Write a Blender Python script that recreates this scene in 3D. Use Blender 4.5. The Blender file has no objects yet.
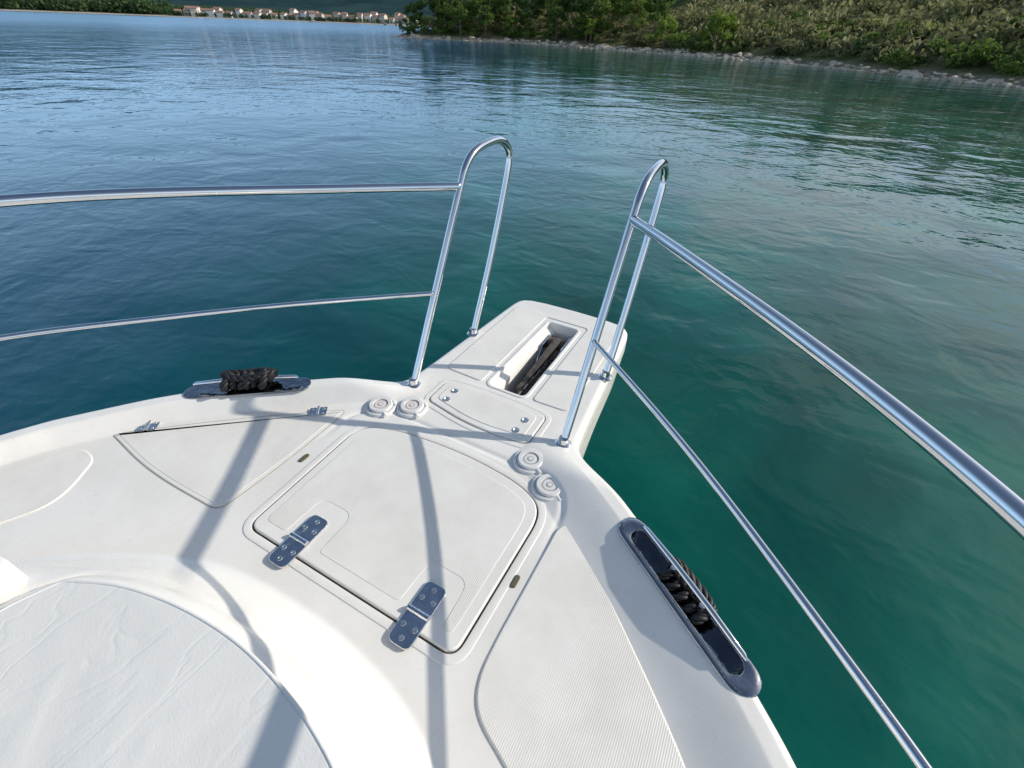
import bpy, math, random
import numpy as np
from mathutils import Vector, Matrix
random.seed(7); rng=np.random.default_rng(7)
col=bpy.context.scene.collection
WATER=-1.25
YAW=math.radians(27)

# ------------------------------------------------------------ materials
def new_mat(name):
    m=bpy.data.materials.new(name); m.use_nodes=True
    nt=m.node_tree; b=nt.nodes['Principled BSDF']
    return m,nt,b
def N(nt,t,**kw):
    n=nt.nodes.new(t)
    for k,v in kw.items(): setattr(n,k,v)
    return n
def L(nt,a,b): nt.links.new(a,b)
def setv(b,**kw):
    for k,v in kw.items():
        b.inputs[k.replace('_',' ')].default_value=v
def noise(nt,vec,scale,detail=4,rough=.55,dist=0):
    n=N(nt,'ShaderNodeTexNoise'); n.inputs['Scale'].default_value=scale
    n.inputs['Detail'].default_value=detail; n.inputs['Roughness'].default_value=rough
    n.inputs['Distortion'].default_value=dist
    if vec is not None: L(nt,vec,n.inputs['Vector'])
    return n
def ramp(nt,fac,stops):
    r=N(nt,'ShaderNodeValToRGB'); e=r.color_ramp.elements
    while len(e)<len(stops): e.new(.5)
    for i,(p,c) in enumerate(stops):
        e[i].position=p; e[i].color=(c[0],c[1],c[2],1) if hasattr(c,'__len__') else (c,c,c,1)
    L(nt,fac,r.inputs['Fac']); return r
def bump(nt,h,strength,dist,prev=None):
    b=N(nt,'ShaderNodeBump'); b.inputs['Strength'].default_value=strength; b.inputs['Distance'].default_value=dist
    L(nt,h,b.inputs['Height'])
    if prev is not None: L(nt,prev,b.inputs['Normal'])
    return b
def math_(nt,op,a,b=None,c=None):
    n=N(nt,'ShaderNodeMath',operation=op)
    for i,v in enumerate((a,b,c)):
        if v is None: continue
        if isinstance(v,(int,float)): n.inputs[i].default_value=v
        else: L(nt,v,n.inputs[i])
    return n.outputs[0]
def mrange(nt,v,a,b,c=0,d=1):
    m=N(nt,'ShaderNodeMapRange')
    for k,x in (('From Min',a),('From Max',b),('To Min',c),('To Max',d)): m.inputs[k].default_value=x
    L(nt,v,m.inputs['Value']); return m.outputs['Result']
def mixc(nt,f,a,b,blend='MIX'):
    n=N(nt,'ShaderNodeMix',data_type='RGBA'); n.blend_type=blend
    for nm,v in (('Factor',f),('A',a),('B',b)):
        if isinstance(v,(int,float)): n.inputs[nm].default_value=v
        elif isinstance(v,tuple): n.inputs[nm].default_value=(*v,1)
        else: L(nt,v,n.inputs[nm])
    return n.outputs['Result']
def geo_pos(nt): return N(nt,'ShaderNodeNewGeometry').outputs['Position']

def gelcoat(name,c=(.785,.768,.73),rough=.3):
    m,nt,b=new_mat(name); p=geo_pos(nt)
    n=noise(nt,p,3.0,5,.65); n2=noise(nt,p,45,3,.7)
    r=ramp(nt,n.outputs['Fac'],[(.3,(c[0]*.90,c[1]*.89,c[2]*.87)),(.6,c)])
    sp=ramp(nt,n2.outputs['Fac'],[(.22,(.86,.84,.79)),(.34,(1,1,1))])
    L(nt,mixc(nt,1.0,r.outputs['Color'],sp.outputs['Color'],'MULTIPLY'),b.inputs['Base Color'])
    r2=ramp(nt,n2.outputs['Fac'],[(.3,rough*.8),(.7,rough*1.3)])
    L(nt,r2.outputs['Color'],b.inputs['Roughness'])
    setv(b,Coat_Weight=.25,Coat_Roughness=.12)
    bb=bump(nt,n.outputs['Fac'],.10,.01)
    L(nt,bb.outputs['Normal'],b.inputs['Normal'])
    return m
GEL=gelcoat('white_gelcoat')
def antislip():
    m,nt,b=new_mat('antislip_gelcoat'); p=geo_pos(nt)
    n=noise(nt,p,4,6,.7)
    r=ramp(nt,n.outputs['Fac'],[(.28,(.67,.648,.60)),(.62,(.785,.768,.722))])
    w=N(nt,'ShaderNodeTexWave'); w.wave_type='BANDS'; w.bands_direction='X'; w.inputs['Scale'].default_value=66
    w.inputs['Distortion'].default_value=.0
    L(nt,p,w.inputs['Vector'])
    groove_shade=ramp(nt,w.outputs['Fac'],[(.0,.91),(.5,1.)])  # shade of the grooves put into the colour, following the ridge wave
    L(nt,mixc(nt,1.0,r.outputs['Color'],groove_shade.outputs['Color'],'MULTIPLY'),b.inputs['Base Color']); setv(b,Roughness=.62)
    bb=bump(nt,w.outputs['Fac'],.35,.001); L(nt,bb.outputs['Normal'],b.inputs['Normal'])
    return m
GRIP=antislip()
def simple(name,c,rough=.5,metal=0,nscale=20,var=.15,bs=0,bd=.002):
    m,nt,b=new_mat(name); p=geo_pos(nt)
    n=noise(nt,p,nscale,3)
    r=ramp(nt,n.outputs['Fac'],[(.3,tuple(x*(1-var) for x in c)),(.7,tuple(min(1,x*(1+var)) for x in c))])
    L(nt,r.outputs['Color'],b.inputs['Base Color']); setv(b,Roughness=rough,Metallic=metal)
    if bs:
        bb=bump(nt,n.outputs['Fac'],bs,bd); L(nt,bb.outputs['Normal'],b.inputs['Normal'])
    return m
STEEL=simple('polished_stainless_steel',(.74,.74,.74),.05,1,6,.03)
HINGES=simple('mirror_plate_steel',(.70,.70,.71),.05,1,16,.15,.8,.008)
DPLATE=simple('dark_mirror_steel',(.34,.35,.37),.05,1,16,.15,.5,.006)
SCREW=simple('screw_steel',(.75,.75,.73),.3,1)
GALV=simple('galvanised_iron',(.07,.06,.05),.6,0,40,.5,.4,.003)
DARK=simple('dirty_seal_recess_shade',(.10,.09,.05),.8)  # dirt on the seals; also the painted shade of the latch recesses
SEAM=simple('weathered_seam',(.36,.33,.27),.8)
PLASTIC=simple('white_plastic',(.68,.675,.66),.35,0,30,.05)
PRINTR=simple('red_print',(.45,.32,.29),.5)
PRINTG=simple('grey_print',(.36,.36,.36),.5)
ROPE=simple('black_rope',(.008,.008,.009),.6,0,300,.5,.3,.001)
def cushion_mat():
    m,nt,b=new_mat('creased_white_vinyl'); p=geo_pos(nt)
    mp=N(nt,'ShaderNodeMapping'); mp.inputs['Rotation'].default_value=(0,0,.7); mp.inputs['Scale'].default_value=(1,.45,1); L(nt,p,mp.inputs['Vector'])
    n=noise(nt,p,2.2,3,.5,1.2)
    v=noise(nt,mp.outputs['Vector'],6,3,.5,1.4)
    rd=math_(nt,'MINIMUM',math_(nt,'ABSOLUTE',math_(nt,'SUBTRACT',v.outputs['Fac'],.5)),.035)
    f=noise(nt,p,260,2)
    r=ramp(nt,n.outputs['Fac'],[(.3,(.69,.685,.655)),(.7,(.75,.745,.715))])
    L(nt,r.outputs['Color'],b.inputs['Base Color']); setv(b,Roughness=.6)
    h=math_(nt,'MULTIPLY_ADD',rd,2.2,math_(nt,'MULTIPLY_ADD',n.outputs['Fac'],2.2,math_(nt,'MULTIPLY',f.outputs['Fac'],.08)))
    b1=bump(nt,h,.42,.010)
    L(nt,b1.outputs['Normal'],b.inputs['Normal']); return m
CUSH=cushion_mat()

# ------------------------------------------------------------ mesh helpers
class MB:
    def __init__(s): s.v=[];s.f=[];s.m=[]
    def add(s,v,f,mi=0):
        o=len(s.v); s.v+= [tuple(map(float,q)) for q in v]
        s.f+=[tuple(i+o for i in q) for q in f]; s.m+=[mi]*len(f)
    def build(s,name,mats,parent=None,smooth=True,angle=35):
        me=bpy.data.meshes.new(name); me.from_pydata(s.v,[],s.f); me.update()
        for mt in (mats if isinstance(mats,(list,tuple)) else [mats]): me.materials.append(mt)
        me.polygons.foreach_set('material_index',s.m)
        me.polygons.foreach_set('use_smooth',[smooth]*len(s.f))
        if smooth and angle:
            try: me.set_sharp_from_angle(angle=math.radians(angle))
            except Exception: pass
        o=bpy.data.objects.new(name,me); col.objects.link(o)
        if parent is not None: o.parent=parent
        return o
def np_mesh(name,V,F,mat,parent=None,smooth=True):
    V=np.asarray(V,dtype=np.float32);F=np.asarray(F,dtype=np.int32);k=F.shape[1]
    me=bpy.data.meshes.new(name)
    me.vertices.add(len(V)); me.vertices.foreach_set('co',V.ravel())
    me.loops.add(F.size); me.loops.foreach_set('vertex_index',F.ravel())
    me.polygons.add(len(F)); me.polygons.foreach_set('loop_start',np.arange(0,F.size,k,dtype=np.int32))
    me.polygons.foreach_set('loop_total',np.full(len(F),k,dtype=np.int32))
    me.update(calc_edges=True); me.validate()
    me.polygons.foreach_set('use_smooth',np.full(len(me.polygons),smooth))
    for mt in (mat if isinstance(mat,(list,tuple)) else [mat]): me.materials.append(mt)
    o=bpy.data.objects.new(name,me); col.objects.link(o)
    if parent is not None: o.parent=parent
    return o
def empty(name,parent=None,loc=(0,0,0)):
    o=bpy.data.objects.new(name,None); col.objects.link(o); o.location=loc; o.empty_display_size=.1
    if parent is not None: o.parent=parent
    return o
def area(p):
    p=np.asarray(p); x,y=p[:,0],p[:,1]
    return .5*np.sum(x*np.roll(y,-1)-np.roll(x,-1)*y)
def rpoly(c,r=.03,n=7):
    c=[tuple(q) for q in c]
    if area([q[:2] for q in c])<0: c=c[::-1]
    out=[];k=len(c)
    for i in range(k):
        p=np.array(c[i][:2]);a=np.array(c[i-1][:2]);b=np.array(c[(i+1)%k][:2])
        rr=c[i][2] if len(c[i])>2 else r
        da=np.linalg.norm(a-p);db=np.linalg.norm(b-p)
        ra=min(rr,da*.48);rb=min(rr,db*.48)
        pa=p+(a-p)/da*ra;pb=p+(b-p)/db*rb
        for j in range(n+1):
            t=j/n; out.append((1-t)**2*pa+2*t*(1-t)*p+t*t*pb)
    out=np.array(out); keep=[0]
    for i in range(1,len(out)):
        if np.linalg.norm(out[i]-out[keep[-1]])>1e-5: keep.append(i)
    return out[keep]
def off(p,d):
    a=np.roll(p,1,0);b=np.roll(p,-1,0)
    t1=p-a;t1/=np.linalg.norm(t1,axis=1)[:,None]+1e-12
    t2=b-p;t2/=np.linalg.norm(t2,axis=1)[:,None]+1e-12
    n1=np.stack([t1[:,1],-t1[:,0]],1);n2=np.stack([t2[:,1],-t2[:,0]],1)
    n=n1+n2;n/=np.linalg.norm(n,axis=1)[:,None]+1e-12
    c=np.clip((n*n1).sum(1),.5,1)
    return p+n*(d/c)[:,None]
def loft(mb,loops,cap=True,mi=0,capbottom=False):
    n=len(loops[0][0]);V=[];F=[]
    for (p,z) in loops:
        for q in p: V.append((q[0],q[1],z))
    for k in range(len(loops)-1):
        for i in range(n):
            j=(i+1)%n; F.append((k*n+i,k*n+j,(k+1)*n+j,(k+1)*n+i))
    if cap: F.append(tuple((len(loops)-1)*n+i for i in range(n)))
    if capbottom: F.append(tuple(i for i in reversed(range(n))))
    mb.add(V,F,mi)
def panel(mb,o,z0,z1,bev=.004,mi=0,seg=4):
    loops=[(o,z0)]
    for k in range(seg+1):
        a=k/seg*math.pi/2
        loops.append((off(o,-bev*(1-math.cos(a))),z1-bev+bev*math.sin(a)))
    loops.append((off(o,-bev-.0015),z1))
    loft(mb,loops,True,mi)
def ring(mb,inner,width,ztop,zout,zin,bev=.004,mi=0,seg=4,extra=()):
    outer=off(inner,width); loops=[(outer,zout)]
    for k in range(seg+1):
        a=k/seg*math.pi/2
        loops.append((off(outer,-bev*(1-math.cos(a))),ztop-bev+bev*math.sin(a)))
    for k in range(seg+1):
        a=k/seg*math.pi/2
        loops.append((off(inner,bev*(1-math.sin(a))),ztop-bev+bev*math.cos(a)))
    loops+=list(extra)
    if zin is not None: loops.append((inner,zin))
    loft(mb,loops,False,mi)
def tube(mb,pts,r,n=12,mi=0,closed=False,caps=True):
    P=[Vector(p) for p in pts];k=len(P)
    T=[]
    for i in range(k):
        if closed: t=P[(i+1)%k]-P[i-1]
        else: t=P[min(i+1,k-1)]-P[max(i-1,0)]
        T.append(t.normalized())
    u=T[0].orthogonal().normalized();V=[];F=[]
    for i in range(k):
        u=(u-T[i]*u.dot(T[i])).normalized();w=T[i].cross(u)
        rr=r[i] if hasattr(r,'__len__') else r
        for j in range(n):
            a=2*math.pi*j/n; V.append(P[i]+u*math.cos(a)*rr+w*math.sin(a)*rr)
    for i in range(k if closed else k-1):
        i2=(i+1)%k
        for j in range(n):
            j2=(j+1)%n; F.append((i*n+j,i*n+j2,i2*n+j2,i2*n+j))
    if caps and not closed:
        F.append(tuple(reversed(range(n)))); F.append(tuple((k-1)*n+j for j in range(n)))
    mb.add(V,F,mi)
def catmull(pts,n=10):
    P=[np.array(p,float) for p in pts];P=[2*P[0]-P[1]]+P+[2*P[-1]-P[-2]];out=[]
    for i in range(1,len(P)-2):
        for j in range(n):
            t=j/n;a,b,c,d=P[i-1:i+3]
            out.append(.5*((2*b)+(c-a)*t+(2*a-5*b+4*c-d)*t*t+(-a+3*b-3*c+d)*t**3))
    out.append(P[-2]); return out
def smooth_path(pts,n=160,it=120):
    A=np.array(catmull(pts,12)); d=np.concatenate([[0],np.cumsum(np.linalg.norm(np.diff(A,axis=0),axis=1))])
    S=np.linspace(0,d[-1],n);A=np.stack([np.interp(S,d,A[:,k]) for k in range(3)],1)
    for _ in range(it): A[1:-1]=(A[:-2]+2*A[1:-1]+A[2:])/4
    return [tuple(q) for q in A]
def disc(mb,c,prof,n=32,mi=0):
    V=[];F=[]
    for (r,z) in prof:
        for j in range(n):
            a=2*math.pi*j/n;V.append((c[0]+r*math.cos(a),c[1]+r*math.sin(a),c[2]+z))
    for k in range(len(prof)-1):
        for j in range(n):
            j2=(j+1)%n;F.append((k*n+j,k*n+j2,(k+1)*n+j2,(k+1)*n+j))
    F.append(tuple((len(prof)-1)*n+j for j in range(n)))
    mb.add(V,F,mi)
def inside(poly,x,y):
    poly=np.asarray(poly);c=np.zeros(x.shape,bool);n=len(poly)
    for i in range(n):
        x1,y1=poly[i];x2,y2=poly[(i+1)%n]
        if y1==y2: continue
        cond=((y1>y)!=(y2>y)); c^= cond & (x<(x2-x1)*(y-y1)/(y2-y1)+x1)
    return c
def segdist(poly,x,y,closed=True):
    poly=np.asarray(poly,float);d=np.full(x.shape,1e9);n=len(poly)
    for i in range(n if closed else n-1):
        a=poly[i];b=poly[(i+1)%n];ab=b-a;q=ab@ab
        if q<1e-14: continue
        t=np.clip(((x-a[0])*ab[0]+(y-a[1])*ab[1])/q,0,1)
        dd=(x-a[0]-t*ab[0])**2+(y-a[1]-t*ab[1])**2
        np.minimum(d,dd,out=d)
    return np.sqrt(d)
def sstep(a,b,x):
    t=np.clip((x-a)/(b-a),0,1);return t*t*(3-2*t)
def lstep(a,b,x):
    t=np.clip((x-a)/(b-a),0,1);return .3*t*t*(3-2*t)+.7*t

# ------------------------------------------------------------ BOAT
boat=empty('motor_yacht',loc=(0,0,0))
boat['label']='white motor yacht bow with stainless rails floating on calm water'; boat['category']='boat'

WY=[(-1.6,1.56),(-.8,1.50),(-.3,1.40),(0,1.30),(.15,1.24),(.255,1.185),(.40,1.08),(.48,1.02),(.58,.93),(.70,.80),(.78,.70),(.88,.575),
    (.94,.49),(.985,.43),(1.02,.39),(1.06,.362),(1.2,.348),(1.5,.327),(1.75,.308),(1.82,.302),(1.86,.292),(1.885,.275),(1.905,.235),(1.916,.15),(1.92,.004)]
ys=np.array([a for a,b in WY]);ws=np.array([b for a,b in WY])
def wfun(y):
    s=0;tot=0
    for k in range(-4,5):
        g=math.exp(-(k/2.5)**2); lim=np.clip(y+k*.010*np.clip((1.87-y)/.15,0,1),-1.6,1.92); s=s+g*np.interp(lim,ys,ws); tot+=g
    return s/tot
rows=np.concatenate([np.linspace(-1.6,-.3,50,endpoint=False),np.linspace(-.3,1.85,380,endpoint=False),1.85+.07*np.sin(np.linspace(0,math.pi/2,36))])
wr=wfun(rows)
oy=np.concatenate([np.linspace(-1.6,1.85,230,endpoint=False),1.85+.07*np.sin(np.linspace(0,math.pi/2,50))]);ow=wfun(oy)
outline=np.concatenate([np.stack([ow,oy],1),np.stack([-ow[::-1],oy[::-1]],1)])
COACH=[(0,.235),(.15,.23),(.30,.205),(.46,.14),(.62,.05),(.76,-.06),(.87,-.2),(.95,-.5),(1.02,-1.75)]
coach=rpoly(COACH+[(-x,y) for x,y in COACH[::-1] if x>0],.08)
CH=.225
front=[(-.292,-.008,0),(-.2,.034,0),(-.10,.060,0),(0,.074,0),(.10,.078,0),(.20,.070,0),(.30,.052,0),(.395,.018,0),(.465,-.045,0),(.505,-.16,0),(.52,-.4,0)]
fr_=[(q[0],q[1],.01) for q in catmull(front,5)]
cu=rpoly([(-.345,-1.5,.03),(-.328,-.09,.04)]+fr_+[(.53,-1.5,.03)],.01,3)
def decktop(X,Y):
    d=segdist(outline,X,Y,closed=False)
    rimh=.046*(1-sstep(.88,1.05,Y))
    z=rimh*(1-lstep(.055,np.where(X>0,.205,.115),d))
    R=.026; q=np.clip(R-d,0,R); z=z-(R-np.sqrt(R*R-q*q))
    dc=segdist(coach,X,Y); ins=inside(coach,X,Y); dc=np.where(ins,dc,0)
    z=z+CH*(.70*sstep(0,.15,dc)+.30*sstep(.06,.24,dc))
    du=segdist(cu,X,Y); iu=inside(cu,X,Y); du=np.where(iu,-du,du)
    z=z+.016*(1-sstep(.026,.040,du))*sstep(-.02,.02,du+.02)-.004*np.exp(-((du-.044)/.008)**2)
    g=rpoly([(-.405,.10),(-.40,.80),(-.30,.875),(.34,.875),(.425,.80),(.425,.10)],.06)
    dg=segdist(g,X,Y); z=z-.004*np.exp(-(dg/.009)**2)*sstep(.60,.80,Y)
    return z
HATCH=rpoly([(-.318,.305,.04),(-.332,.76,.07),(-.20,.812,.08),(.05,.833,.2),(.27,.812,.08),(.375,.76,.08),(.368,.305,.04)],.06,9)
LOCK=rpoly([(-1.005,.322,.02),(-.74,.558,.2),(-.425,.803,.04),(-.415,.53,.2),(-.43,.30,.04),(-.74,.288,.2)],.04,7)
WIND=rpoly([(-.215,.985,.03),(-.215,1.13,.03),(-.08,1.145,.1),(.10,1.145,.1),(.215,1.13,.03),(.215,.965,.03),(.0,.945,.2)],.03)
SLOT=rpoly([(-.068,1.185,.025),(-.058,1.74,.02),(.09,1.74,.02),(.09,1.185,.025)],.03)
SLOT2=SLOT.copy(); SLOT2[:,0]=.088-(.088-SLOT2[:,0])*.80; SLOT2[:,1]=1.47+(SLOT2[:,1]-1.47)*.97
CLA=math.atan2(.255,.33)
def cl_xf(p,sx):
    a=-sx*CLA; p=np.asarray(p)
    return np.stack([p[:,0]*math.cos(a)-p[:,1]*math.sin(a)+sx*.772,p[:,0]*math.sin(a)+p[:,1]*math.cos(a)+.675],1)
def stad(l,w):
    out=[]
    for k in range(13):
        a=-math.pi/2+math.pi*k/12; out.append((l-w+w*math.cos(a),w*math.sin(a)))
    for k in range(13):
        a=math.pi/2+math.pi*k/12; out.append((-(l-w)+w*math.cos(a),w*math.sin(a)))
    return np.array(out)
RECESS=stad(.185,.024)
nc=440; s=np.linspace(-1,1,nc)
X=wr[:,None]*s[None,:];Y=np.repeat(rows[:,None],nc,1);Z=decktop(X,Y)
lev=[(-.05,1.0),(-.09,1.0),(-.13,.985),(-.25,.965),(-.5,.91),(-.9,.80),(-1.5,.55)]
bot=np.interp(rows,[-1.6,.9,1.2,1.92],[1.,1.,.35,.10])
LX=[];LZ=[]
for (zz,fx) in lev:
    LX.append(wr*fx); LZ.append(np.maximum(zz,-1.5*bot))
LX=np.array(LX).T;LZ=np.array(LZ).T
Xf=np.concatenate([-LX[:,::-1],X,LX],1);Zf=np.concatenate([LZ[:,::-1],Z,LZ],1);Yf=np.repeat(rows[:,None],Xf.shape[1],1)
nR,nC=Xf.shape
V=np.stack([Xf,Yf,Zf],2).reshape(-1,3)
idx=np.arange(nR*nC).reshape(nR,nC)
F=np.stack([idx[:-1,:-1],idx[:-1,1:],idx[1:,1:],idx[1:,:-1]],2).reshape(-1,4)
cx=V[F][:,:,0].mean(1);cy=V[F][:,:,1].mean(1);cz=V[F][:,:,2].mean(1)
kill=np.zeros(len(F),bool)
for pl in (HATCH,WIND,SLOT): kill|=inside(off(pl,.008),cx,cy)&(cz>-.04)
kill|=inside(cl_xf(stad(.189,.028),1),cx,cy)&(cz>-.04)
F=F[~kill]
deck=np_mesh('hull_and_deck',V,F,GEL,boat)

# --- hatch
def hinge(name,x,y,ang,z,parent,L_=.16,W=.062):
    mb=MB(); o=rpoly([(-W/2,-L_/2),(-W/2,L_/2),(W/2,L_/2),(W/2,-L_/2)],.02,6)
    panel(mb,o,0,.0045,.0025)
    tube(mb,[(-W/2+.002,0,.006),(W/2-.002,0,.006)],.0075,18)
    for sx in (-1,1):
        for yy in (-.062,-.035,.035,.062):
            if abs(yy)<.05: xx=sx*W*.27
            else:
                xx=0
                if sx>0: continue
            disc(mb,(xx,yy,.0046),[(.0072,0),(.0068,.0014),(.003,.002),(.0028,.0008)],14,1)
    ob=mb.build(name,[HINGES,SCREW],parent); ob.location=(x,y,z); ob.rotation_euler=(0,0,ang); return ob
hatch=empty('anchor_locker_hatch',boat)
mb=MB(); ring(mb,HATCH,.022,.0018,-.004,-.04,.0018); mb.build('hatch_frame',GEL,hatch)
mb=MB(); loft(mb,[(off(HATCH,.006),-.007),(off(HATCH,-.03),-.007)],True); mb.build('rubber_seal',DARK,hatch)
mb=MB(); panel(mb,off(HATCH,-.0055),-.033,.0055,.0045); mb.build('lid',GEL,hatch)
GF=rpoly([(-.288,.345,.02),(-.295,.74,.07),(-.19,.775,.06),(.05,.796,.2),(.26,.775,.06),(.338,.74,.07),(.335,.345,.02),
   (.305,.345,.012),(.30,.47,.035),(.185,.47,.035),(.18,.345,.012),(-.085,.345,.012),(-.09,.475,.035),(-.205,.475,.035),(-.21,.345,.012)],.02,6)
mb=MB(); panel(mb,GF,.004,.0062,.0015,seg=3); mb.build('grip_panel',GRIP,hatch)
hinge('hinge',-.155,.345,0,.006,hatch); hinge('hinge',.24,.345,0,.006,hatch)
for (x,y) in ((-.380,.56),(.400,.53)):
    mb=MB(); o=rpoly([(x-.006,y-.018),(x-.006,y+.018),(x+.008,y+.018),(x+.008,y-.018)],.007)
    panel(mb,o,-.004,.004,.002); mb.build('latch_recess_shade',DARK,hatch)  # dark raised pad, its colour stands in for shade in a recess
# --- port locker
lk=empty('side_locker',boat)
mb=MB(); loft(mb,[(off(LOCK,.0015),.0005),(off(LOCK,.0015),.0012),(off(LOCK,-.0020),.0012)],False); mb.build('seam_seal',SEAM,lk,smooth=False)
mb=MB(); loft(mb,[(off(LOCK,-.0018),.0005),(off(LOCK,-.0018),.0018),(off(LOCK,-.005),.0022)],True); mb.build('lid',GEL,lk,smooth=False)
mb=MB(); loft(mb,[(off(LOCK,-.012),.0015),(off(LOCK,-.013),.0030)],True); mb.build('grip_panel',GRIP,lk,smooth=False)
for (x,y) in ((-.935,.400),(-.505,.737)):
    mb=MB(); o=rpoly([(-.022,-.03),(-.022,.03),(.022,.03),(.022,-.03)],.006)
    panel(mb,o,0,.004,.0015); tube(mb,[(-.022,0,.006),(.022,0,.006)],.005,12)
    for a in (-1,1):
        for b_ in (-1,1): disc(mb,(a*.012,b_*.018,.004),[(.005,0),(.0045,.001),(.002,.0014)],12,1)
    q=mb.build('hinge',[STEEL,SCREW],lk); q.location=(x,y,.003); q.rotation_euler=(0,0,math.radians(-52))
# --- side deck grip panels
SD=[(.50,.735,.03),(.462,.755,.03),(.432,.73,.03),(.430,.60,.02),(.428,.40,.02),(.430,.30,.06),(.465,.238,.05),(.56,.198,.1),(.70,.12,.2),(.87,-.02,.2),(.99,-.2,.2),(1.06,-.5,.3),(1.12,-1.5,.05),(1.35,-1.5,.05),(1.30,-.8,.3),(1.20,-.3,.3),(1.10,0,.2),(1.00,.17,.2),(.88,.34,.2),(.79,.44,.2),(.67,.56,.2),(.57,.66,.2)]
mb=MB(); panel(mb,rpoly(SD,.04,5),-.003,.0045,.0042,seg=4); mb.build('side_deck_grip_panel',GRIP,boat)
SP=[(-1.37,-1.5,.05),(-1.33,-.8,.3),(-1.23,-.3,.3),(-1.14,0,.2),(-1.08,.14,.1),(-1.02,.245,.04),(-.93,.235,.03),(-.84,.10,.1),(-.90,-.02,.2),(-.99,-.2,.2),(-1.06,-.5,.3),(-1.12,-1.5,.05)]
mb=MB(); panel(mb,rpoly(SP,.04,5),-.003,.0035,.0030,seg=3); mb.build('side_deck_grip_panel',GRIP,boat)
# --- windlass cover
wc=empty('windlass_cover',boat)
mb=MB(); ring(mb,WIND,.020,.0018,-.004,-.03,.0018); mb.build('cover_frame',GEL,wc)
mb=MB(); loft(mb,[(off(WIND,.004),-.004),(off(WIND,-.015),-.004)],True); mb.build('rubber_seal',DARK,wc)
mb=MB(); panel(mb,off(WIND,-.0035),-.02,.006,.004); mb.build('lid',GEL,wc)
WG=rpoly([(-.185,1.01,.02),(-.185,1.105,.02),(-.08,1.118,.1),(.10,1.118,.1),(.185,1.105,.02),(.185,.992,.02),(.0,.972,.2)],.02)
mb=MB(); panel(mb,WG,.004,.0078,.0015,seg=3); mb.build('grip_panel',GRIP,wc)
for (x,y) in ((-.15,1.075),(-.15,1.02),(.155,1.065),(.15,1.005)):
    mb=MB(); disc(mb,(x,y,.0075),[(.014,0),(.0135,.002),(.009,.0025),(.007,.0005),(.003,.0005)],20); mb.build('bolt',SCREW,wc)
# --- bow platform
bp=empty('anchor_slot',boat)
mb=MB(); ring(mb,SLOT,.014,.003,-.004,None,.003,extra=[(SLOT,-.020),(off(SLOT2,.003),-.032),(SLOT2,-.040),(SLOT2,-.26)]); mb.build('slot_wall',GEL,bp)
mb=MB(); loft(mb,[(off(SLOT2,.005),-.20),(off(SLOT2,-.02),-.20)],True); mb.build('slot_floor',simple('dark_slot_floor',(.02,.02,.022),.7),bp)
PG=rpoly([(-.27,1.19,.03),(-.262,1.80,.03),(.262,1.80,.05),(.27,1.19,.03),(.125,1.185,.02),(.125,1.775,.02),(-.09,1.775,.02),(-.10,1.185,.02)],.02,5)
mb=MB(); panel(mb,PG,-.003,.0035,.0015,seg=2); mb.build('bow_grip_panel',GRIP,boat)
mb=MB()
tube(mb,[(-.02,1.66,-.055),(.08,1.66,-.055)],.028,20)
mb.build('anchor_roller',simple('brown_rubber_roller',(.10,.06,.04),.5),bp)
for x in (-.018,.072):
    mb=MB()
    o=[(x-.003,1.48,-.13),(x-.003,1.695,-.11),(x-.003,1.695,-.022),(x-.003,1.58,-.022),(x+.003,1.48,-.13),(x+.003,1.695,-.11),(x+.003,1.695,-.022),(x+.003,1.58,-.022)]
    mb.add(o,[(0,1,2,3),(7,6,5,4),(0,4,5,1),(1,5,6,2),(2,6,7,3),(3,7,4,0)])
    mb.build('roller_cheek',HINGES,bp)
# --- deck caps
for i,(x,y,pm) in enumerate(((-.335,.872,PRINTR),(-.235,.925,PRINTR),(.255,.908,PRINTG),(.352,.843,PRINTG))):
    mb=MB(); c=(x,y,0)
    disc(mb,c,[(.056,-.004),(.056,.004),(.053,.008),(.046,.009),(.044,.005),(.043,.005),(.042,.014),(.039,.0165),(.027,.0165),(.0265,.0125)],40,0)
    disc(mb,(x,y,.0127),[(.0252,0),(.0245,.0007)],28,1)
    disc(mb,(x,y,.0130),[(.0205,0),(.020,.0009)],28,0)
    disc(mb,(x,y,.0136),[(.0110,0),(.0105,.0012)],20,1)
    disc(mb,(x,y,.0142),[(.0070,0),(.0065,.0012)],20,0)
    for k in range(2):
        tt=math.radians(30)+k*math.pi
        disc(mb,(x+.0495*math.cos(tt),y+.0495*math.sin(tt),.0085),[(.0035,0),(.003,.0012)],10,2)
    tube(mb,[(x+.045*math.cos(-.6),y+.045*math.sin(-.6),.006),(x+.063*math.cos(-.6),y+.063*math.sin(-.6),.006)],.007,10,0)
    mb.build('deck_filler_cap',[PLASTIC,pm,SCREW],boat)
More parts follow.
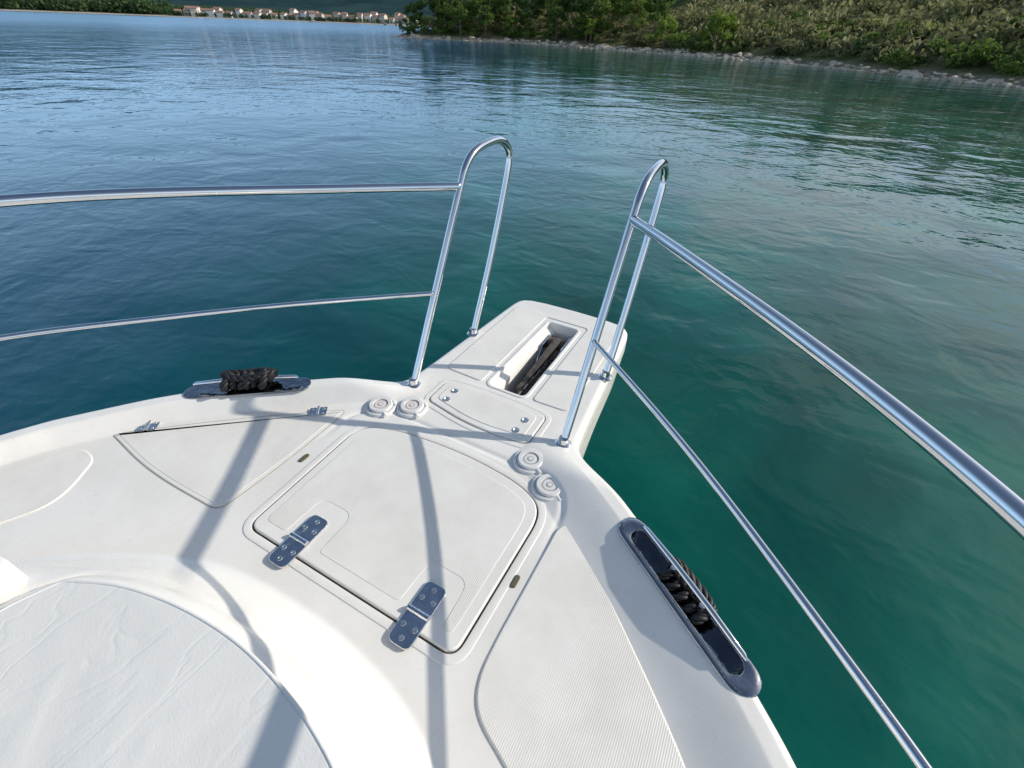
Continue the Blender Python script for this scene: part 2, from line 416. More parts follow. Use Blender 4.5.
# --- cleats
def cleat(sx):
    e=empty('mooring_cleat',boat); e.location=(sx*.772,.675,.0465); e.rotation_euler=(0,0,-sx*CLA)
    mb=MB()
    if sx>0:
        rin=RECESS
        loops=[(stad(.230,.042),-.014),(stad(.230,.042),-.001),(stad(.228,.040),.0015),(stad(.210,.033),.0025),(stad(.189,.028),.0020),(rin,.0005),(rin,-.045)]
        loft(mb,loops,False)
        mb.build('rim_plate',DPLATE,e,angle=60)
        mb=MB(); loft(mb,[(stad(.188,.027),-.040),(stad(.10,.01),-.040)],True); mb.build('recess_floor',DPLATE,e)
    else:
        panel(mb,stad(.215,.038),-.004,.003,.002); mb.build('base_plate',DPLATE,e)
    yo=.018 if sx>0 else .008
    mb=MB(); zb=.034 if sx>0 else .036
    tube(mb,[(-.175,yo,zb-.010),(-.165,yo,zb-.006),(-.06,yo,zb),(.06,yo,zb),(.165,yo,zb-.006),(.175,yo,zb-.010)],[.004,.0070,.0082,.0082,.0070,.004],18)
    mb.build('bar',STEEL,e)
    for xx in (-.05,.05):
        mb=MB(); disc(mb,(xx,yo if sx<0 else .010,-.04 if sx>0 else .003),[(.011,0),(.009,.006),(.007,.02),(.007,.070 if sx>0 else .031)],18); mb.build('post',STEEL,e)
    path=[]
    if sx<0:
        T=6.5
        for i in range(int(T*36)):
            t=i/(36.); a=2*math.pi*t; al=-.075+.15*t/T
            path.append((al+.016*math.sin(a+.5+.5*math.sin(t*2))+.012,yo+(.034+.008*math.sin(t*2.6))*math.cos(a),.034+(.019+.004*math.sin(t*3.7+1))*math.sin(a)))
        for i in range(int(1.2*40)):
            t=i/40.; a=2*math.pi*t
            path.append((.012+(.085-.02*t)*math.cos(a),yo+.020*math.sin(a)-.004,.056+.004*t+.005*math.cos(2*a)))
    else:
        T=4.5
        for i in range(int(T*36)):
            t=i/(36.); a=2*math.pi*t; al=-.070+.13*t/T
            path.append((al+.014*math.sin(a+.4),.004+.018*math.cos(a),-.016+(.016+.003*math.sin(t*3))*math.sin(a)))
        for i in range(int(1.4*40)):
            t=i/40.; a=2*math.pi*t
            path.append(((.065+.008*t)*math.cos(a)-.005,.036+(.012+.004*math.sin(t*3+1))*math.sin(a),.006+.004*math.cos(a*2+t)))
    path=[np.array(p) for p in path]
    for _ in range(3):
        path=[path[0]]+[(path[i-1]+path[i]*2+path[i+1])/4 for i in range(1,len(path)-1)]+[path[-1]]
    A=np.array(path); dl=np.concatenate([[0],np.cumsum(np.linalg.norm(np.diff(A,axis=0),axis=1))])
    n=int(dl[-1]/.003); S=np.linspace(0,dl[-1],n); A=np.stack([np.interp(S,dl,A[:,k]) for k in range(3)],1)
    mbr=MB(); u=Vector((0,0,1)); fr=[]
    for i in range(n):
        t=Vector(A[min(i+1,n-1)]-A[max(i-1,0)]).normalized(); u=(u-t*u.dot(t)); 
        if u.length<1e-4: u=t.orthogonal()
        u.normalize(); fr.append((t,u.copy(),t.cross(u)))
    sr=.0072 if sx<0 else .0056
    for k in range(3):
        pts=[]
        for i in range(n):
            a=2*math.pi*(S[i]/.070+k/3.); pts.append(Vector(A[i])+fr[i][1]*math.cos(a)*sr*.85+fr[i][2]*math.sin(a)*sr*.85)
        tube(mbr,pts,sr,10)
    ro=mbr.build('rope',ROPE,angle=0); ro.location=e.location; ro.rotation_euler=e.rotation_euler
    ro['category']='rope'; ro['label']='black twisted mooring rope wound around a raised steel cleat' if sx<0 else 'black twisted mooring rope tucked inside a recessed steel cleat'; ro['group']='mooring ropes'
cleat(1); cleat(-1)
# --- rails
def leg_arc(x):
    return smooth_path([(x,1.035,0),(x,1.22,.32),(x,1.41,.646),(x,1.450,.708),(x,1.51,.745),(x,1.60,.758),(x,1.69,.755),(x,1.755,.72),(x,1.768,.65),(x,1.63,.32),(x,1.465,0)],300,12)
TOP=[(.315,1.41,.646),(.42,1.29,.655),(.56,1.12,.665),(.74,.885,.685),(.90,.65,.705),(1.02,.45,.718),(1.15,.12,.73),(1.26,-.35,.735),(1.34,-.9,.735),(1.38,-1.5,.735)]
LOW=[(.315,1.205,.315),(.48,1.055,.318),(.675,.865,.325),(.85,.67,.333),(1.0,.49,.34),(1.125,.350,.346),(1.235,.14,.36),(1.30,-.3,.38),(1.35,-.95,.39),(1.38,-1.5,.40)]
for sx in (-1,1):
    rl=empty('bow_rail',boat)
    mb=MB(); tube(mb,leg_arc(sx*.315),.0142,40); mb.build('pulpit_hoop',STEEL,rl,angle=0)
    mb=MB(); tube(mb,smooth_path([(sx*a,b,c) for a,b,c in TOP],300,260),.0142,48); mb.build('top_rail',STEEL,rl,angle=0)
    mb=MB(); tube(mb,smooth_path([(sx*a,b,c) for a,b,c in LOW],300,400),.0086,36); mb.build('lower_rail',STEEL,rl,angle=0)
    for (y) in (1.035,1.465):
        mb=MB(); disc(mb,(sx*.315,y,-.002),[(.028,0),(.028,.004),(.023,.008),(.017,.010),(.016,.03)],26); mb.build('base_flange',STEEL,rl)
    for (xa,ya,za) in ((1.26,-.35,.735),(1.38,-1.5,.735)):
        w=float(wfun(np.array([ya]))[0])-.05
        mb=MB(); tube(mb,[(sx*w,ya-.03,.03),(sx*xa,ya,za)],.0125,14); mb.build('stanchion',STEEL,rl)
# --- coachroof items
mb=MB(); panel(mb,cu,CH-.012,CH+.030,.007,seg=6)
tube(mb,[(a,b,CH+.028) for a,b in off(cu,-.002)],.0036,8,closed=True)
c_=mb.build('sun_cushion',CUSH,None,angle=60)
c_['category']='cushion'; c_['label']='pale creased vinyl sunbathing cushion on the white cabin roof'
mb=MB(); o=rpoly([(-.392,-.035,.03),(-.415,-.6,.03),(-.80,-.6,.03),(-.74,-.15,.04),(-.52,-.055,.05)],.03); panel(mb,o,CH-.06,CH+.050,.010); mb.build('cabin_roof_locker',GEL,boat)

# --- anchor in the slot
an=empty('anchor',loc=(0.028,1.4,-.070)); an['category']='anchor'; an['label']='dark galvanised anchor stowed in the slot of the bow platform'
mb=MB()
def bar(mb,pts,w,h,mi=0):
    V=[];F=[]
    for (x,y,z),ww,hh in zip(pts,w,h):
        V+=[(x-ww,y,z-hh),(x+ww,y,z-hh),(x+ww,y,z+hh),(x-ww,y,z+hh)]
    for k in range(len(pts)-1):
        for i in range(4):
            j=(i+1)%4;F.append((4*k+i,4*k+j,4*k+4+j,4*k+4+i))
    F.append((3,2,1,0));m=len(V);F.append((m-4,m-3,m-2,m-1)); mb.add(V,F,mi)
bar(mb,[(0,-.14,.02),(0,.0,.025),(0,.15,.035),(0,.24,.04),(0,.28,.03)],[.010,.011,.012,.012,.006],[.016,.02,.022,.02,.01])
mb.build('shank',GALV,an,angle=30)
mb=MB()
mb.add([(0,-.18,-.03),(-.036,-.02,.01),(0,.08,-.02),(.036,-.02,.01),(0,-.17,-.045),(-.036,-.01,-.01),(0,.08,-.04),(.036,-.01,-.01)],[(0,1,2),(0,2,3),(4,6,5),(4,7,6),(0,4,5,1),(1,5,6,2),(2,6,7,3),(3,7,4,0)])
mb.build('fluke',GALV,an,smooth=False)
mb=MB()
for k in range(10):
    pts=[]; base=Vector((.026,-.19+k*.030,.040-.002*k))
    for j in range(16):
        a=2*math.pi*j/16; lx=.022*math.cos(a)+(.006 if math.cos(a)>0 else -.006); ly=.011*math.sin(a)
        pts.append(base+(Vector((ly,lx,0)) if k%2 else Vector((0,lx,ly))))
    tube(mb,pts,.0045,7,closed=True)
mb.build('chain',GALV,an)

# ------------------------------------------------------------ ENVIRONMENT
cy_,sy_=math.cos(YAW),math.sin(YAW)
def W(X,Y,z=None):   # bay coordinates (turned by the boat's heading) -> world
    return (X*cy_-Y*sy_+.64, X*sy_+Y*cy_,) if z is None else (X*cy_-Y*sy_+.64, X*sy_+Y*cy_, z)
def Wn(A):
    A=np.asarray(A,float);B=A.copy();B[:,0]=A[:,0]*cy_-A[:,1]*sy_+.64;B[:,1]=A[:,0]*sy_+A[:,1]*cy_;return B

def water_mat():
    m,nt,b=new_mat('sea_water'); p=geo_pos(nt)
    rot=N(nt,'ShaderNodeMapping'); rot.inputs['Rotation'].default_value=(0,0,-YAW)
    L(nt,p,rot.inputs['Vector'])
    st=N(nt,'ShaderNodeMapping'); st.inputs['Rotation'].default_value=(0,0,-YAW-.35); st.inputs['Scale'].default_value=(.78,1.0,1)
    L(nt,p,st.inputs['Vector'])
    big=noise(nt,rot.outputs['Vector'],.45,3,.55,.4)
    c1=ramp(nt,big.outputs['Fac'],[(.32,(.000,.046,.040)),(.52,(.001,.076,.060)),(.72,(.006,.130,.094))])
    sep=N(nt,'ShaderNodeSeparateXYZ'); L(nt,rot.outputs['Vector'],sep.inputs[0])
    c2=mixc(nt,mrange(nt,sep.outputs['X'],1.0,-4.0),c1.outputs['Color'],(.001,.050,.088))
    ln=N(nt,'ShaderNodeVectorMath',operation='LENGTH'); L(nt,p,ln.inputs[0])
    far=math_(nt,'MULTIPLY',mrange(nt,ln.outputs['Value'],5,55),mrange(nt,sep.outputs['X'],4,-20))  # far port water coloured brighter blue in place of reflected sky
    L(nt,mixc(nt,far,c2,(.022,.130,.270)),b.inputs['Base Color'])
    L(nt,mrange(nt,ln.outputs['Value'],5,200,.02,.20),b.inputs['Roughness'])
    setv(b,IOR=1.33)
    n1=noise(nt,st.outputs['Vector'],1.8,2,.5,.6)
    n2=noise(nt,st.outputs['Vector'],6.5,2,.5,.3)
    n3=noise(nt,st.outputs['Vector'],.45,1,.5,.6)
    gate=noise(nt,rot.outputs['Vector'],.10,2,.5)
    g=ramp(nt,gate.outputs['Fac'],[(.38,.30),(.62,1.)])
    h=math_(nt,'MULTIPLY',n3.outputs['Fac'],.060)
    h=math_(nt,'MULTIPLY_ADD',n1.outputs['Fac'],.019,h)
    h=math_(nt,'MULTIPLY_ADD',math_(nt,'MULTIPLY',n2.outputs['Fac'],g.outputs['Color']),.0095,h)
    b0=bump(nt,h,1,1.0)
    L(nt,b0.outputs['Normal'],b.inputs['Normal']); return m
WM=water_mat()
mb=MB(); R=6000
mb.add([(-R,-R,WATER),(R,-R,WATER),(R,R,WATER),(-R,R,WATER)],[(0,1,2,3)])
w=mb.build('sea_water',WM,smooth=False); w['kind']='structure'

def land_mat(name,rock,soil,green,zr0=-1.0,zr1=.6,gs=.25):
    m,nt,b=new_mat(name); p=geo_pos(nt); sep=N(nt,'ShaderNodeSeparateXYZ'); L(nt,p,sep.inputs[0])
    a=noise(nt,p,1.6,5,.7); g=noise(nt,p,gs,4,.65)
    r1=ramp(nt,a.outputs['Fac'],[(.35,tuple(x*.45 for x in rock)),(.6,rock)])
    r2=ramp(nt,g.outputs['Fac'],[(.42,green),(.58,soil)])
    L(nt,mixc(nt,mrange(nt,sep.outputs['Z'],zr0,zr1),r1.outputs['Color'],r2.outputs['Color']),b.inputs['Base Color']); setv(b,Roughness=1.)
    b.inputs['Specular IOR Level'].default_value=0
    bb=bump(nt,a.outputs['Fac'],.8,.3); L(nt,bb.outputs['Normal'],b.inputs['Normal']); return m
LAND=land_mat('coastal_ground',(.42,.34,.25),(.18,.165,.085),(.06,.08,.028),-1.15,-.55)
def foliage(name,dark,light,sc=.8,big=0,rnd=.3):
    m,nt,b=new_mat(name); p=geo_pos(nt); n=noise(nt,p,sc,3,.6); oi=N(nt,'ShaderNodeObjectInfo')
    f=math_(nt,'MULTIPLY_ADD',oi.outputs['Random'],rnd,n.outputs['Fac'])
    if big:
        n2=noise(nt,p,big,3,.6); f=math_(nt,'ADD',f,math_(nt,'MULTIPLY',math_(nt,'SUBTRACT',n2.outputs['Fac'],.5),1.4))
    r=ramp(nt,f,[(.35,dark),(.9,light)]); L(nt,r.outputs['Color'],b.inputs['Base Color']); setv(b,Roughness=.7)
    b.inputs['Specular IOR Level'].default_value=.2
    tr=N(nt,'ShaderNodeBsdfTranslucent'); L(nt,r.outputs['Color'],tr.inputs['Color'])
    ms=N(nt,'ShaderNodeMixShader'); ms.inputs[0].default_value=.35; L(nt,b.outputs[0],ms.inputs[1]); L(nt,tr.outputs[0],ms.inputs[2])
    L(nt,ms.outputs[0],nt.nodes['Material Output'].inputs['Surface'])
    return m
PINE=foliage('pine_foliage',(.026,.058,.012),(.15,.225,.045),.8,0,.6)
BUSHM=foliage('scrub_foliage',(.045,.065,.024),(.32,.31,.135),.5,.14)
OLIVE=foliage('bright_foliage',(.14,.22,.03),(.32,.42,.07))
BARK=simple('pine_bark',(.14,.11,.08),.9,0,5,.4,.6,.05)
ROCK=simple('limestone',(.58,.48,.36),.85,0,2.5,.40,.7,.15)

SH=[(-23,104),(-15,102.5),(-4.5,101),(6,91),(16,79),(23,69),(29,59),(31,52),(32,47),(35,38.7),(40,22),(50,0),(62,-60),(260,-60),(260,300),(60,300),(30,220),(0,150),(-18,118),(-25,108)]
shp=rpoly(SH,4,4)
def vnoise(x,y,seed=0):
    x=np.asarray(x,float);y=np.asarray(y,float)
    v=np.zeros(np.broadcast(x,y).shape)
    r=np.random.default_rng(seed)
    for k,(fr,am) in enumerate(((.05,1),(.11,.5),(.23,.3),(.5,.16),(.9,.1))):
        for j in range(3):
            a=r.uniform(0,6.28);ph=r.uniform(0,6.28)
            v=v+am*np.sin((x*math.cos(a)+y*math.sin(a))*fr*6.28/2+ph)/3
    return v
def land_h(x,y):
    x=np.asarray(x,float);y=np.asarray(y,float)
    d=segdist(shp,x,y); ins=inside(shp,x,y); d=np.where(ins,d,-d)
    d=d+.7*vnoise(x*3,y*3,5)
    h=np.where(d<0,d*.3,.0)
    h=h+.8*sstep(0,1.6,d)+ np.clip(d-2,0,400)*.27*(1-.35*sstep(40,130,d)) + .9*vnoise(x,y,2)*sstep(4,25,d)+.15*vnoise(x*5,y*5,9)*sstep(-1,1,d)
    return WATER-.1+h, d
gx=np.concatenate([np.arange(-32,60,.8),np.arange(60,255,3)]);gy=np.concatenate([np.arange(-55,25,2.5),np.arange(25,125,.8),np.arange(125,295,4)])
GX,GY=np.meshgrid(gx,gy);GZ,GD=land_h(GX,GY)
V=Wn(np.stack([GX,GY,GZ],2).reshape(-1,3));idx=np.arange(GX.size).reshape(GX.shape)
F=np.stack([idx[:-1,:-1],idx[:-1,1:],idx[1:,1:],idx[1:,:-1]],2).reshape(-1,4)
keep=(GD.reshape(-1)[F]>-8).any(1);F=F[keep]
o=np_mesh('headland_terrain',V,F,LAND);o['kind']='structure'

def leaves(cent,size,seed=0):
    r=np.random.default_rng(seed);n=len(cent)
    u=r.normal(size=(n,3));u/=np.linalg.norm(u,axis=1)[:,None]
    t=r.normal(size=(n,3));t-=u*(t*u).sum(1)[:,None];t/=np.linalg.norm(t,axis=1)[:,None]
    if np.ndim(size)>0: s=size[:,None]*r.uniform(.6,1.3,(n,1))
    else: s=size*r.uniform(.5,1.3,(n,1))
    a=cent+u*s;b=cent+t*s*.6;c=cent-u*s;d=cent-t*s*.6
    V=np.stack([a,b,c,d],1).reshape(-1,3);F=np.arange(4*n).reshape(n,4);return V,F
def clumps(r,nb,shape,nper,rad):
    C=[]
    for k in range(nb):
        q=r.normal(size=3);q/=np.linalg.norm(q);q*=r.uniform(.45,1)**.5
        c=np.array(q)*shape
        p=r.normal(size=(nper,3));p/=np.linalg.norm(p,axis=1)[:,None];p*=r.uniform(.3,1,(nper,1))**.4
        C.append(c+p*np.array([1,1,.62])*rad*r.uniform(.6,1.25))
    return np.concatenate(C)
def make_pine(seed,h=8.):
    r=np.random.default_rng(seed); mb=MB()
    lean=r.uniform(-.6,.6,2)
    tr=[(0,0,-.6),(lean[0]*.15,lean[1]*.15,h*.2),(lean[0]*.5,lean[1]*.5,h*.45),(lean[0],lean[1],h*.75),(lean[0]*1.1,lean[1]*1.1,h*.93)]
    tube(mb,catmull(tr,4),list(np.linspace(.19,.04,17)),8)
    C=[]
    for k in range(11):
        z=h*r.uniform(.15,.75); a=r.uniform(0,6.28); ln=h*r.uniform(.2,.34)*(1.15-z/h*.6); f=z/h
        s0=np.array([lean[0]*f,lean[1]*f,z]); e=s0+np.array([math.cos(a)*ln,math.sin(a)*ln,ln*.3])
        tube(mb,[s0,(s0+e)/2+np.array([0,0,-.1]),e],[.06,.045,.02],6)
        C.append(clumps(r,4,np.array([.8,.8,.5])*h*.1,60,h*.085)+e)
    C.append(clumps(r,20,np.array([h*.27,h*.27,h*.28]),80,h*.10)+np.array([lean[0]*.8,lean[1]*.8,h*.60]))
    C=np.concatenate(C);Vv,Ff=leaves(C,.19,seed=seed)
    return mb,Vv,Ff
pines=[]
for k in range(5):
    mb,Vv,Ff=make_pine(20+k,random.choice([7.5,8.5,9.]))
    tk=mb.build('trunk',BARK); cr=np_mesh('crown',Vv,Ff,PINE,smooth=False)
    pines.append((tk.data,cr.data)); bpy.data.objects.remove(tk);bpy.data.objects.remove(cr)
def place_tree(X,Y,sc,k,mat=None,name='pine_tree',label='dark green pine tree on the rocky shore',grp='pine trees along the shore'):
    z=float(land_h(np.array([X]),np.array([Y]))[0][0])
    e=empty(name,loc=W(X,Y,z)); e.scale=(sc*random.uniform(.9,1.15),sc*random.uniform(.9,1.15),sc); e.rotation_euler=(0,0,random.uniform(0,6.28))
    t=bpy.data.objects.new('trunk',pines[k][0]);c=bpy.data.objects.new('crown',pines[k][1])
    for q in (t,c): col.objects.link(q);q.parent=e
    if mat: c.material_slots[0].link='OBJECT'; c.material_slots[0].material=mat
    e['label']=label;e['category']='tree';e['group']=grp
def shore_pts(n,d0,d1,xr,yr):
    out=[];
    while len(out)<n:
        x=rng.uniform(*xr,400);y=rng.uniform(*yr,400);h,d=land_h(x,y)
        for a,b,c,e in zip(x,y,h,d):
            if d0<e<d1: out.append((a,b,c,e))
    return out[:n]
pl=[]
for (a,b,c,d) in shore_pts(400,2.0,12,(-23,19),(72,125)):
    if all((a-p)**2+(b-q)**2>12 for p,q in pl):
        pl.append((a,b)); 
    if len(pl)>=36: break
for (a,b) in pl: place_tree(a,b,random.uniform(.5,1.1),random.randrange(5))
for (a,b,s_) in ((9.5,89.5,.5),(19,77.6,.5),(23.5,71.5,.6),(26,74,.45),(-3,103,.45)): place_tree(a,b,s_,1,OLIVE,'broadleaf_tree','small bright green tree among dark pines on the shore','bright green trees')
for (a,b) in ((45,78),(52,70),(60,82),(55,95),(48,60),(70,70),(62,58),(75,90),(40,95),(50,110)): place_tree(a,b,random.uniform(.4,.6),random.randrange(5))
bm=[]
for k in range(4):
    r=np.random.default_rng(50+k); C=clumps(r,9,np.array([.9,.9,.5]),60,.5)+np.array([0,0,.5]);Vv,Ff=leaves(C,.12,seed=k)
    q=np_mesh('bush',Vv,Ff,BUSHM,smooth=False);bm.append(q.data);bpy.data.objects.remove(q)
near=shore_pts(140,1.4,13,(15,50),(25,82))+shore_pts(50,1.6,5,(-23,24),(70,110))
for (a,b,c,d) in near:
    q=bpy.data.objects.new('scrub_bush',random.choice(bm));col.objects.link(q);q.location=W(a,b,c-.1);s_=random.uniform(.5,1.5);q.scale=(s_*1.15,s_*1.15,s_);q.rotation_euler=(0,0,random.uniform(0,6.28))
    if random.random()<(.3 if b<70 else .6): q.material_slots[0].link='OBJECT'; q.material_slots[0].material=PINE
    q['label']='low olive green scrub bush on stony ground near the shore';q['category']='bush';q['group']='scrub bushes on the hillside'
C=[];SZ=[]
pts=shore_pts(1100,4,75,(-20,110),(28,140))+shore_pts(650,2.2,28,(20,75),(32,90))
for i,(a,b,c,d) in enumerate(pts):
    r=rng; n=42; sc=r.uniform(.4,1.7)
    p=r.normal(size=(n,3));p/=np.linalg.norm(p,axis=1)[:,None];p*=r.uniform(.5,1,(n,1))*np.array([1.2,1.2,.8])*sc
    C.append(p+np.array([*W(a,b),c+.35*sc]));SZ.append(np.full(n,.16+.1*sc))
C=np.concatenate(C);SZ=np.concatenate(SZ);Vv,Ff=leaves(C,SZ,seed=3)
q=np_mesh('hillside_scrub',Vv,Ff,BUSHM,smooth=False);q['kind']='stuff';q['label']='dense olive green scrub covering the hillside';q['category']='scrub'
def rockmesh(seed,sub=2):
    import bmesh
    bmm=bmesh.new();bmesh.ops.create_icosphere(bmm,subdivisions=sub,radius=1);r=np.random.default_rng(seed)
    pl=[(lambda v:(v/np.linalg.norm(v)))(r.normal(size=3)) for _ in range(9)];hh=r.uniform(.55,.9,9)
    for v in bmm.verts:
        c=np.array(v.co)
        for nn,h_ in zip(pl,hh):
            e=c@nn-h_
            if e>0:c=c-nn*e
        v.co=c*np.array([1.3,1,.6])
    me=bpy.data.meshes.new('rock');bmm.to_mesh(me);bmm.free();me.materials.append(ROCK);return me
rk=[rockmesh(k) for k in range(6)]
for (a,b,c,d) in shore_pts(120,-.3,1.0,(-24,45),(25,106)):
    q=bpy.data.objects.new('boulder',random.choice(rk));col.objects.link(q);q.location=W(a,b,max(c,WATER)+.05);s_=random.uniform(.2,.6);q.scale=(s_,s_,s_);q.rotation_euler=(random.uniform(-.3,.3),random.uniform(-.3,.3),random.uniform(0,6.28))
    q['label']='pale tan limestone boulder at the waterline';q['category']='rock';q['group']='boulders along the shore'
me0=rockmesh(77,1);v0=np.array([v.co[:] for v in me0.vertices]);f0=np.array([p.vertices[:] for p in me0.polygons])
VV=[];FF=[];o_=0
for (a,b,c,d) in shore_pts(1500,-.5,1.0,(-26,48),(15,110)):
    s_=random.uniform(.08,.30);th=random.uniform(0,6.28);R_=np.array([[math.cos(th),-math.sin(th),0],[math.sin(th),math.cos(th),0],[0,0,1]])
    VV.append(v0@R_.T*s_+np.array(W(a,b,max(c,WATER)+.02)));FF.append(f0+o_);o_+=len(v0)
q=np_mesh('shore_stones',np.concatenate(VV),np.concatenate(FF),ROCK,smooth=False);q['kind']='stuff';q['label']='band of small pale stones along the waterline';q['category']='stones'

# far shore
FARL=land_mat('far_coast_ground',(.50,.46,.38),(.05,.075,.045),(.030,.055,.035),-.9,.2,.03)
FARW=foliage('far_wood_foliage',(.035,.070,.030),(.085,.14,.05),.06)
HILLM=land_mat('hazed_far_hill_forest',(.03,.055,.06),(.032,.066,.070),(.020,.046,.052),-5,0,.012)  # distance haze put into the forest colour as a blue tint
def shore_y(x):
    x=np.asarray(x,float)
    return 448+.05*x+6*vnoise(x*.3,x*0,4)-60*sstep(-270,-420,x)
fx=np.arange(-900,200,6.);fy=np.concatenate([np.arange(370,520,4.),np.arange(520,900,14.)])
GX,GY=np.meshgrid(fx,fy)
sd=GY-shore_y(GX)
GZ=WATER+np.clip(sd*.06,-1.5,1.3)+np.clip(sd-30,0,500)*.02+vnoise(GX*.3,GY*.3,8)*1.2*sstep(20,80,sd)
V=Wn(np.stack([GX,GY,GZ],2).reshape(-1,3));idx=np.arange(GX.size).reshape(GX.shape)
F=np.stack([idx[:-1,:-1],idx[:-1,1:],idx[1:,1:],idx[1:,:-1]],2).reshape(-1,4)
q=np_mesh('far_coast_terrain',V,F,FARL);q['kind']='structure'
fx=np.arange(-2600,1800,22.);fy=np.arange(760,2400,26.)
GX,GY=np.meshgrid(fx,fy)
GZ=WATER-2+np.clip((GY-780)*.16,0,400)*(.75+.3*vnoise(GX*.02,GY*.02,11))+vnoise(GX*.08,GY*.08,12)*5
V=Wn(np.stack([GX,GY,GZ],2).reshape(-1,3));idx=np.arange(GX.size).reshape(GX.shape)
F=np.stack([idx[:-1,:-1],idx[:-1,1:],idx[1:,1:],idx[1:,:-1]],2).reshape(-1,4)
q=np_mesh('far_hills',V,F,HILLM);q['kind']='structure'
C=[];SZ=[]
for i in range(2200):
    x=rng.uniform(-620,60); vil=-275<x<-85
    y=float(shore_y(x))+rng.uniform(14,55)+(18 if vil else 0)
    hh=rng.uniform(4,8)*(1.3 if x<-290 else .75); n=46
    if vil and rng.random()<.25: y=float(shore_y(x))+rng.uniform(9,14); hh=rng.uniform(1.5,2.8)
    p=rng.normal(size=(n,3));p/=np.linalg.norm(p,axis=1)[:,None];p*=rng.uniform(.5,1,(n,1))*np.array([.55,.55,.55])*hh
    C.append(p+np.array([*W(x,y),WATER+1.2+hh*.42]));SZ.append(np.full(n,.13*hh+.15))
C=np.concatenate(C);SZ=np.concatenate(SZ);Vv,Ff=leaves(C,SZ,seed=5)
q=np_mesh('far_woods',Vv,Ff,FARW,smooth=False);q['kind']='stuff';q['label']='distant pine woods lining the far shore';q['category']='woods'
WALLS=[simple('plaster_white',(.68,.66,.62),.8,0,.5,.05),simple('plaster_cream',(.58,.52,.43),.8,0,.5,.05),simple('plaster_grey',(.45,.44,.42),.8,0,.5,.05)]
ROOF=simple('terracotta_tiles',(.27,.16,.12),.8,0,1,.25)
def house(X,Y,w,dp,h,wm):
    e=empty('house',loc=W(X,Y,WATER+1.2)); e.rotation_euler=(0,0,YAW+random.uniform(-.5,.5))
    mb=MB(); a,b=w/2,dp/2; rh=h+dp*.20
    mb.add([(-a,-b,-1),(a,-b,-1),(a,b,-1),(-a,b,-1),(-a,-b,h),(a,-b,h),(a,b,h),(-a,b,h),(-a,0,rh),(a,0,rh)],[(0,1,5,4),(1,2,6,9,5),(2,3,7,6),(3,0,4,8,7)])
    mb.build('wall',wm,e,smooth=False)
    mb=MB(); t=.2;oh=.4
    mb.add([(-a-oh,-b-oh,h-.15),(a+oh,-b-oh,h-.15),(a+oh,0,rh+.1),(-a-oh,0,rh+.1),(a+oh,b+oh,h-.15),(-a-oh,b+oh,h-.15),
            (-a-oh,-b-oh,h-.15+t),(a+oh,-b-oh,h-.15+t),(a+oh,0,rh+.1+t),(-a-oh,0,rh+.1+t),(a+oh,b+oh,h-.15+t),(-a-oh,b+oh,h-.15+t)],
           [(6,7,8,9),(9,8,10,11),(1,0,3,2),(2,3,5,4),(0,1,7,6),(1,2,8,7),(2,4,10,8),(4,5,11,10),(5,3,9,11),(3,0,6,9)])
    mb.build('roof',ROOF,e,smooth=False)
    e['label']='white house with terracotta roof on the far shore' if wm is WALLS[0] else ('cream house with terracotta roof on the far shore' if wm is WALLS[1] else 'grey house with terracotta roof on the far shore')
    e['category']='house';e['group']='houses of the far village'
x=-272
while x<-88:
    w_=random.uniform(3.5,6);y=float(shore_y(x))+random.uniform(13,18)
    house(x+w_/2,y,w_,random.uniform(4,5.5),random.choice([2.4,2.8,3.4,4.4]),random.choice([WALLS[0],WALLS[0],WALLS[1],WALLS[2]]))
    if random.random()<.5: house(x+w_/2+random.uniform(-3,3),y+random.uniform(10,18),w_*.95,5,random.choice([4.6,5.6]),random.choice(WALLS))
    x+=w_+random.uniform(.3,3)
BH=simple('boat_paint',(.30,.30,.30),.8,0,1,.05)
for (x,y) in ((-80,355),(-93,380),(-150,405)):
    e=empty('moored_boat',loc=W(x,y,WATER)); e.rotation_euler=(0,0,random.uniform(0,6.28))
    mb=MB(); V_=[];F_=[]
    secs=[(-2.6,.8),(-1,1.0),(1,.9),(2.2,.5),(3.1,.03)]
    for yy,hw in secs: V_+=[(-hw*.6,yy,-.2),(hw*.6,yy,-.2),(hw,yy,.6+.06*yy),(-hw,yy,.6+.06*yy)]
    for k in range(4):
        for i in range(4):
            j=(i+1)%4;F_.append((4*k+i,4*k+j,4*k+4+j,4*k+4+i))
    F_+= [(3,2,1,0),(16,17,18,19)]; mb.add(V_,F_); mb.build('hull',BH,e)
    mb=MB(); panel(mb,rpoly([(-.6,-1),(.6,-1),(.5,1),(-.5,1)],.15),.5,1.2,.1); mb.build('cabin',BH,e)
    e['label']='small pale boat moored off the far village';e['category']='boat';e['group']='boats moored off the village'

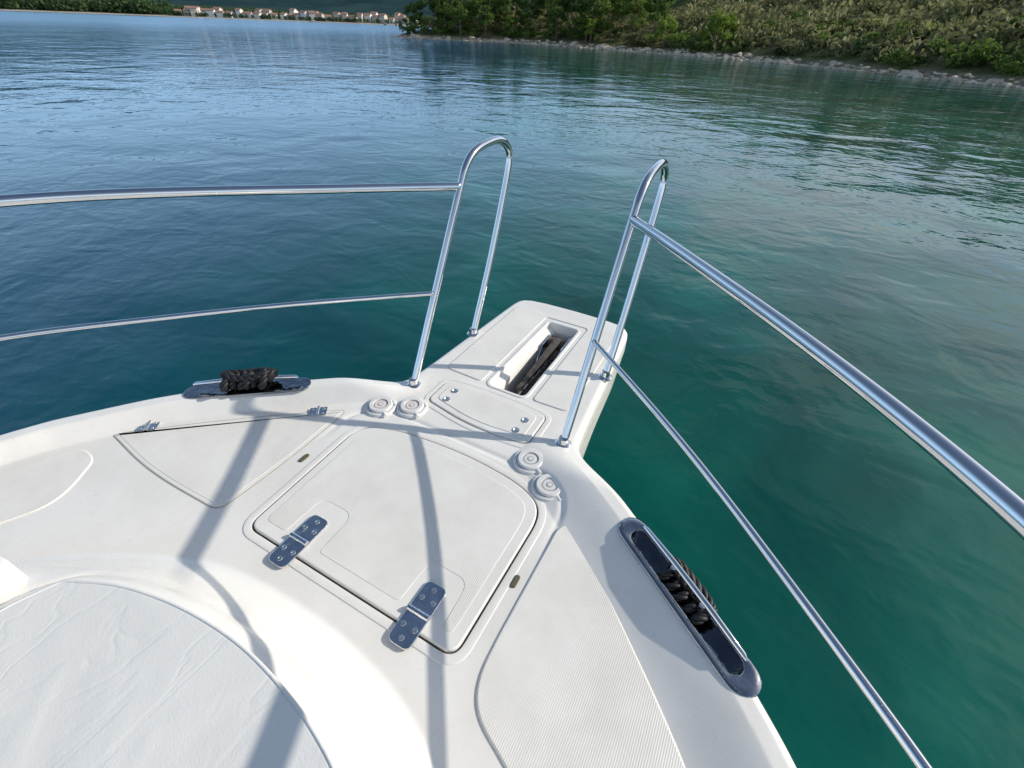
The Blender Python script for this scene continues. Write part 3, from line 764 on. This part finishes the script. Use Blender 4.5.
# ------------------------------------------------------------ LIGHT, SKY, CAMERA
sund=Vector((1.52,1.2,1.0)).normalized()
el=math.asin(sund.z);az=math.atan2(sund.x,sund.y)
sl=bpy.data.lights.new('sun','SUN');sl.energy=4.7;sl.angle=math.radians(.5);sl.color=(1,.935,.825)
so=bpy.data.objects.new('sun',sl);col.objects.link(so);so.rotation_euler=sund.to_track_quat('Z','Y').to_euler()
wd=bpy.data.worlds.new('World');bpy.context.scene.world=wd;wd.use_nodes=True;nt=wd.node_tree
bg=nt.nodes['Background'];sk=N(nt,'ShaderNodeTexSky');sk.sky_type='NISHITA';sk.sun_disc=False;sk.sun_elevation=el;sk.sun_rotation=az
tc=N(nt,'ShaderNodeTexCoord');mp=N(nt,'ShaderNodeMapping');mp.inputs['Scale'].default_value=(1,1,3.2);L(nt,tc.outputs['Generated'],mp.inputs['Vector'])
sz=N(nt,'ShaderNodeSeparateXYZ');L(nt,tc.outputs['Generated'],sz.inputs[0])
zm=mrange(nt,sz.outputs['Z'],.75,.45);xm=mrange(nt,sz.outputs['X'],-.45,.1)
cn=noise(nt,mp.outputs['Vector'],2.4,4,.6,.3);cr=ramp(nt,cn.outputs['Fac'],[(.42,0.),(.62,.85)])
f=math_(nt,'MULTIPLY',math_(nt,'MULTIPLY',cr.outputs['Color'],zm),xm)
hz=mrange(nt,sz.outputs['Z'],.60,.08,0,.85)
base=mixc(nt,hz,sk.outputs['Color'],(5.0,8.0,11.8))
L(nt,mixc(nt,f,base,(8.8,8.8,8.9)),bg.inputs['Color']);bg.inputs['Strength'].default_value=.122
cam=bpy.data.cameras.new('camera');co=bpy.data.objects.new('camera',cam);col.objects.link(co)
co.matrix_world=Matrix.Translation((.64,0,1.1))@Matrix.Rotation(YAW,4,'Z')@Matrix.Rotation(math.radians(90-38.5),4,'X')@Matrix.Rotation(math.radians(2.2),4,'Z')
cam.sensor_width=36;cam.lens=36*450/1024;cam.clip_start=.02;cam.clip_end=12000
sc=bpy.context.scene;sc.camera=co
sc.view_settings.view_transform='Standard';sc.view_settings.look='None';sc.view_settings.exposure=0
